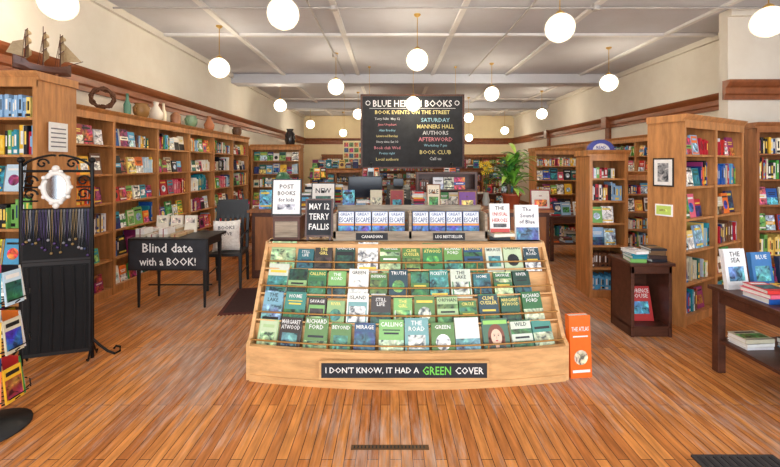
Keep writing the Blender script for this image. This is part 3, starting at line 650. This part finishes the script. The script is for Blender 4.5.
# spinner racks
def spinner(name,loc,tiers,seed,w=.11,h=.2,step=.29,r0=.165):
    b=MB(); top=.15+tiers*step; b.lathe([(.2,0),(.2,.015),(.05,.04),(.02,.06)],0,0,0,BLK,n=24); b.tube([(0,0,.04),(0,0,top)],.016,BLK,n=10); b.sphere(0,0,top+.02,.03,BLK,n=12)
    rng=random.Random(seed)
    for tier in range(tiers):
        z=.18+tier*step
        b.tube([(.14*math.cos(a),.14*math.sin(a),z) for a in [2*math.pi*i/24 for i in range(24)]],.005,IRON,n=5,closed=True)
        for k in range(8):
            a=k*math.pi/4; b.M=T(0,0,0,a); b.tube([(0,0,z),(0,-.15,z),(0,-.19,z+.03)],.004,IRON,n=5); b.tube([(-.06,-.185,z+.04),(.06,-.185,z+.04)],.004,IRON,n=5)
            b.M=T(0,0,0,a)@T(0,-r0,z+.006,0,-.12); b.box(-w/2,w/2,0,.01,0,h,PAINT,rng.choice(PAL)); b.quadf(-w*.45,w*.45,h*.1,h*.68,-.001,ILL,rng.choice(PAL)); b.quadf(-w*.38,w*.38,h*.78,h*.9,-.001,PAINT,rng.choice([WHITE,BLACK])); b.M=Matrix()
    b.build(name,loc)
spinner('greeting_card_spinner',(-2.42,2.35,0),3,40)
spinner('greeting_card_spinner',(-.35,7.25,0),5,41); spinner('greeting_card_spinner',(1.15,7.3,0),5,42); spinner('greeting_card_spinner',(-1.3,7.1,0),5,43); spinner('greeting_card_spinner',(2.3,7.6,0),5,44)
# generic tables
def table(name,loc,w,d,h,wood,rz=0,leg=.05,shelf=None):
    b=MB(); b.box(-w/2,w/2,-d/2,d/2,h-.03,h,wood)
    for sx in (-1,1):
        for sy in (-1,1):
            x=sx*(w/2-leg/2-.02); y=sy*(d/2-leg/2-.02)
            b.box(x-leg/2,x+leg/2,y-leg/2,y+leg/2,0,h-.03,wood)
    b.box(-w/2+.04,w/2-.04,-d/2+.03,-d/2+.05,h-.12,h-.03,wood); b.box(-w/2+.04,w/2-.04,d/2-.05,d/2-.03,h-.12,h-.03,wood)
    b.box(-w/2+.03,-w/2+.05,-d/2+.04,d/2-.04,h-.12,h-.03,wood); b.box(w/2-.05,w/2-.03,-d/2+.04,d/2-.04,h-.12,h-.03,wood)
    if shelf: b.box(-w/2+.03,w/2-.03,-d/2+.03,d/2-.03,shelf-.025,shelf,wood)
    return b.build(name,loc,rz,bevel=.004)
def btable(loc,w,d,h,wood,seed,shelf=None,stand=.4):
    t=table('display_table',loc,w,d,h,wood,shelf=shelf)
    b=MB(); rng=random.Random(seed); W=w-.05; D=d-.04; nx=int(W/.19); ny=max(1,int(D/.28))
    for i in range(nx):
        for j in range(ny):
            x=-W/2+(i+.5)*W/nx; y=-D/2+(j+.5)*D/ny
            if rng.random()<stand:
                b.M=T(x,y-.02,h,rng.uniform(-.1,.1),-.2); cover(b,.155,rng.uniform(.2,.25),.03,rng.choice(PAL),rng); b.M=Matrix()
            else: stack(b,x,y,h,rng.randint(1,6),rng,w=.15,d=.21)
            if shelf and rng.random()<.7: stack(b,x,y,shelf,rng.randint(1,5),rng,w=.15,d=.2)
    b.build('books',parent=t)
btable((-2.35,6.9,0),.7,.6,.75,PINE2,51,.3,.5)
btable((-1.2,8.2,0),1.0,.7,.8,DARKW,52,.3,.5)
btable((3.1,6.8,0),.9,.7,.75,DARKW,53,.3,.4)
btable((1.2,10.5,0),1.4,.8,.8,PINE2,54,.3,.6)
btable((1.9,9.0,0),1.0,.6,.95,DARKW,55,.3,.6)
for k,(x,y,w,wd) in enumerate([(-2.35,11.5,1.5,PINE),(1.4,12.2,1.5,PINE2)]):
    bc=bookcase('bookcase',w,1.5,.4,4,(x,y,0),0,seed=15+k,face=.5,bays=2,wood=wd)
    b=MB(); rng=random.Random(90+k)
    for i in range(7):
        xx=.12+i*.2
        if i%2: stack(b,xx,.18,1.5,rng.randint(3,8),rng)
        else: b.M=T(xx,.1,1.5,0,-.15); cover(b,.17,.26,.03,rng.choice(PAL),rng); b.M=Matrix()
    b.build('display_copies',parent=bc)
bookcase('bookcase',8.0,2.05,.32,6,(-2.9,16.6,0),0,seed=17,bays=7,face=.4,wood=PINE2)
b=MB(); y=12.0; xa,xb,za,zb=-1.45,-.62,1.6,2.35
b.box(xa,xb,y,y+.03,za,zb,PAINT,C(236,228,180)); b.box(xa-.03,xb+.03,y-.01,y+.035,zb,zb+.03,DARKW); b.box(xa-.03,xb+.03,y-.01,y+.035,za-.03,za,DARKW)
for xx in (xa+.05,xb-.05): b.tube([(xx,y+.015,zb),(xx,y+.015,H)],.004,BRASS,n=6)
for i in range(5):
    for j in range(4): b.quadf(xa+.04+i*.155,xa+.17+i*.155,za+.05+j*.17,za+.18+j*.17,y-.002,ILL,[C(90,130,60),C(220,130,60),C(60,100,150),C(200,60,50)][(i+j)%4])
b.build('hanging_mural_sign')
b=MB(); x=2.6; b.box(x,x+.6,16.955,16.99,2.85,3.4,PAINT,BLACK); b.quadf(x+.04,x+.56,2.89,3.36,16.953,ILL,C(60,120,170)); b.build('wall_poster')
# ---------------------------------------------------------------- right side
bookcase('bookcase',.45,1.78,.38,6,(2.40,4.7,0),-.05,seed=21,wood=PINE,face=.25)
b=MB()
n=16; vs=[]
for yy in (0,.05):
    for r in (.1,.15):
        for i in range(n+1): a=math.pi*i/n; vs.append((r*math.cos(a)*1.1,yy,r*math.sin(a)*.9))
K=n+1; fs=[]
for i in range(n):
    fs+= [(i,i+1,K+i+1,K+i),(2*K+i,2*K+i+1,3*K+i+1,3*K+i),(K+i,K+i+1,3*K+i+1,3*K+i),(i,i+1,2*K+i+1,2*K+i)]
b.add(vs,fs,PAINT,C(70,80,160))
vs=[(.11*math.cos(math.pi*i/n),.01,.09*math.sin(math.pi*i/n)) for i in range(n+1)]; b.add(vs,[tuple(range(n+1))],PAINT,WHITE); b.box(-.165,.165,-.03,.08,0,.01,PAINT,C(70,80,160)); b.text('READ',0,.04,.006,.13,.035,PAINT,C(70,80,160))
b.build('arched_topper_sign',(2.63,4.85,1.781))
R2=math.radians(29.4)
bookcase('bookcase',1.36,2.1,.33,6,(2.88,3.83,0),R2,seed=22,wood=PINE,face=.4,bays=2)
def onpanel(name,y0,y1,z0,z1,fr,c,c2):
    b=MB(); e=.012
    b.box(-e,0,y0,y1,z0,z1,fr) ; b.box(-e-.001,-e,y0+.012,y1-.012,z0+.015,z1-.015,PAINT,c); b.box(-e-.002,-e-.001,y0+.045,y1-.045,z0+.05,z1-.05,ILL,c2)
    b.build(name,(2.88,3.83,0),R2)
onpanel('framed_picture',.08,.27,1.38,1.67,BLK,WHITE,C(150,150,150))
onpanel('paper_note',.09,.25,1.08,1.2,PAINT,C(200,225,110),C(170,200,90))
bookcase('bookcase',1.5,2.15,.32,6,(4.72,5.03,0),0,seed=23,wood=PINE2,face=.4,bays=2)
bookcase('bookcase',8.2,2.2,.31,6,(5.07,14.2,0),-math.pi/2,seed=24,bays=8,face=.35)
bookcase('bookcase',1.0,1.95,.36,6,(3.05,8.2,0),0,seed=25,face=.4)
bookcase('bookcase',.8,1.5,.36,5,(3.55,5.9,0),0,seed=26,face=.4)
b=MB(); x0,x1,y0,y1,h=2.24,2.62,3.62,3.96,.69
b.box(x0-.02,x1+.02,y0-.02,y1+.02,h-.03,h,DARKW); b.box(x0,x0+.03,y0,y1,0,h-.03,DARKW); b.box(x1-.03,x1,y0,y1,0,h-.03,DARKW); b.box(x0,x1,y1-.02,y1,.0,h-.03,DARKW); b.box(x0,x1,y0,y1,.08,.1,DARKW); b.box(x0,x1,y0+.01,y0+.03,0,.08,DARKW); b.box(x0,x1,y0,y0+.02,h-.1,h-.03,DARKW)
ped=b.build('book_pedestal',bevel=.004)
b=MB(); rng=random.Random(61); b.M=T(2.43,3.75,.101,0,-.25); cover(b,.22,.32,.03,C(200,60,60),rng,'FLORENCE HOUSE',kind=1); b.M=Matrix(); b.build('book',parent=ped)
b=MB(); stack(b,2.33,3.72,h,4,rng,.15,.2); stack(b,2.52,3.74,h,5,rng,.16,.2,pal=[C(60,40,35),C(120,90,60),C(40,40,50)]); b.build('book_stack')
dt=table('display_table',(3.1,2.6,0),1.2,.95,.66,DARKW,leg=.06,shelf=.26)
b=MB(); rng=random.Random(71)
for (x,y,w,hh,c,t) in [(2.64,2.98,.19,.30,(235,236,238),'THE SEA'),(2.86,3.0,.18,.27,(60,120,180),'BLUE'),(3.06,3.0,.16,.24,(30,40,70),'NIGHT'),(3.3,3.0,.16,.24,(200,60,50),'FIRE')]:
    b.M=T(x-3.1,y-.03-2.6,.66,.15,-.15); cover(b,w,hh,.03,C(*c),rng,t,kind=1,col2=C(90,160,180)); b.M=Matrix()
b.M=T(-3.1,-2.6,0)
for (x,y,n) in [(2.62,2.72,3),(2.84,2.74,2),(2.64,2.46,2),(2.9,2.45,4),(3.1,2.75,4),(3.3,2.5,3)]: stack(b,x,y,.66,n,rng,.17,.22)
for (x,y,n) in [(2.68,2.9,3),(2.95,2.8,2),(2.75,2.5,2)]: stack(b,x,y,.26,n,rng,.22,.16)
b.M=Matrix(); b.build('books',parent=dt)
# ---------------------------------------------------------------- lights
def area(name,loc,rot,sx,sy,e,col):
    l=bpy.data.lights.new(name,'AREA'); l.shape='RECTANGLE'; l.size=sx; l.size_y=sy; l.energy=e; l.color=col
    o=bpy.data.objects.new(name,l); bpy.context.scene.collection.objects.link(o); o.location=loc; o.rotation_euler=rot
area('window_daylight',(-1.2,-1.85,1.9),(math.radians(90),0,0),4.0,2.7,195,(.90,.95,1))
area('window_daylight.001',(3.8,-1.85,1.9),(math.radians(90),0,0),4.4,2.7,195,(.90,.95,1))
w=bpy.data.worlds.new('World'); bpy.context.scene.world=w; w.use_nodes=True
w.node_tree.nodes['Background'].inputs[0].default_value=(.8,.89,1,1); w.node_tree.nodes['Background'].inputs[1].default_value=1.0
bpy.context.scene.view_settings.view_transform='Standard'
# ---------------------------------------------------------------- camera
cd=bpy.data.cameras.new('camera'); cd.lens=18; cd.sensor_width=36; cd.shift_y=-68.5/780; cd.clip_end=60
co=bpy.data.objects.new('camera',cd); bpy.context.scene.collection.objects.link(co); co.location=(0,0,1.6); co.rotation_euler=(math.radians(90),0,0)
bpy.context.scene.camera=co
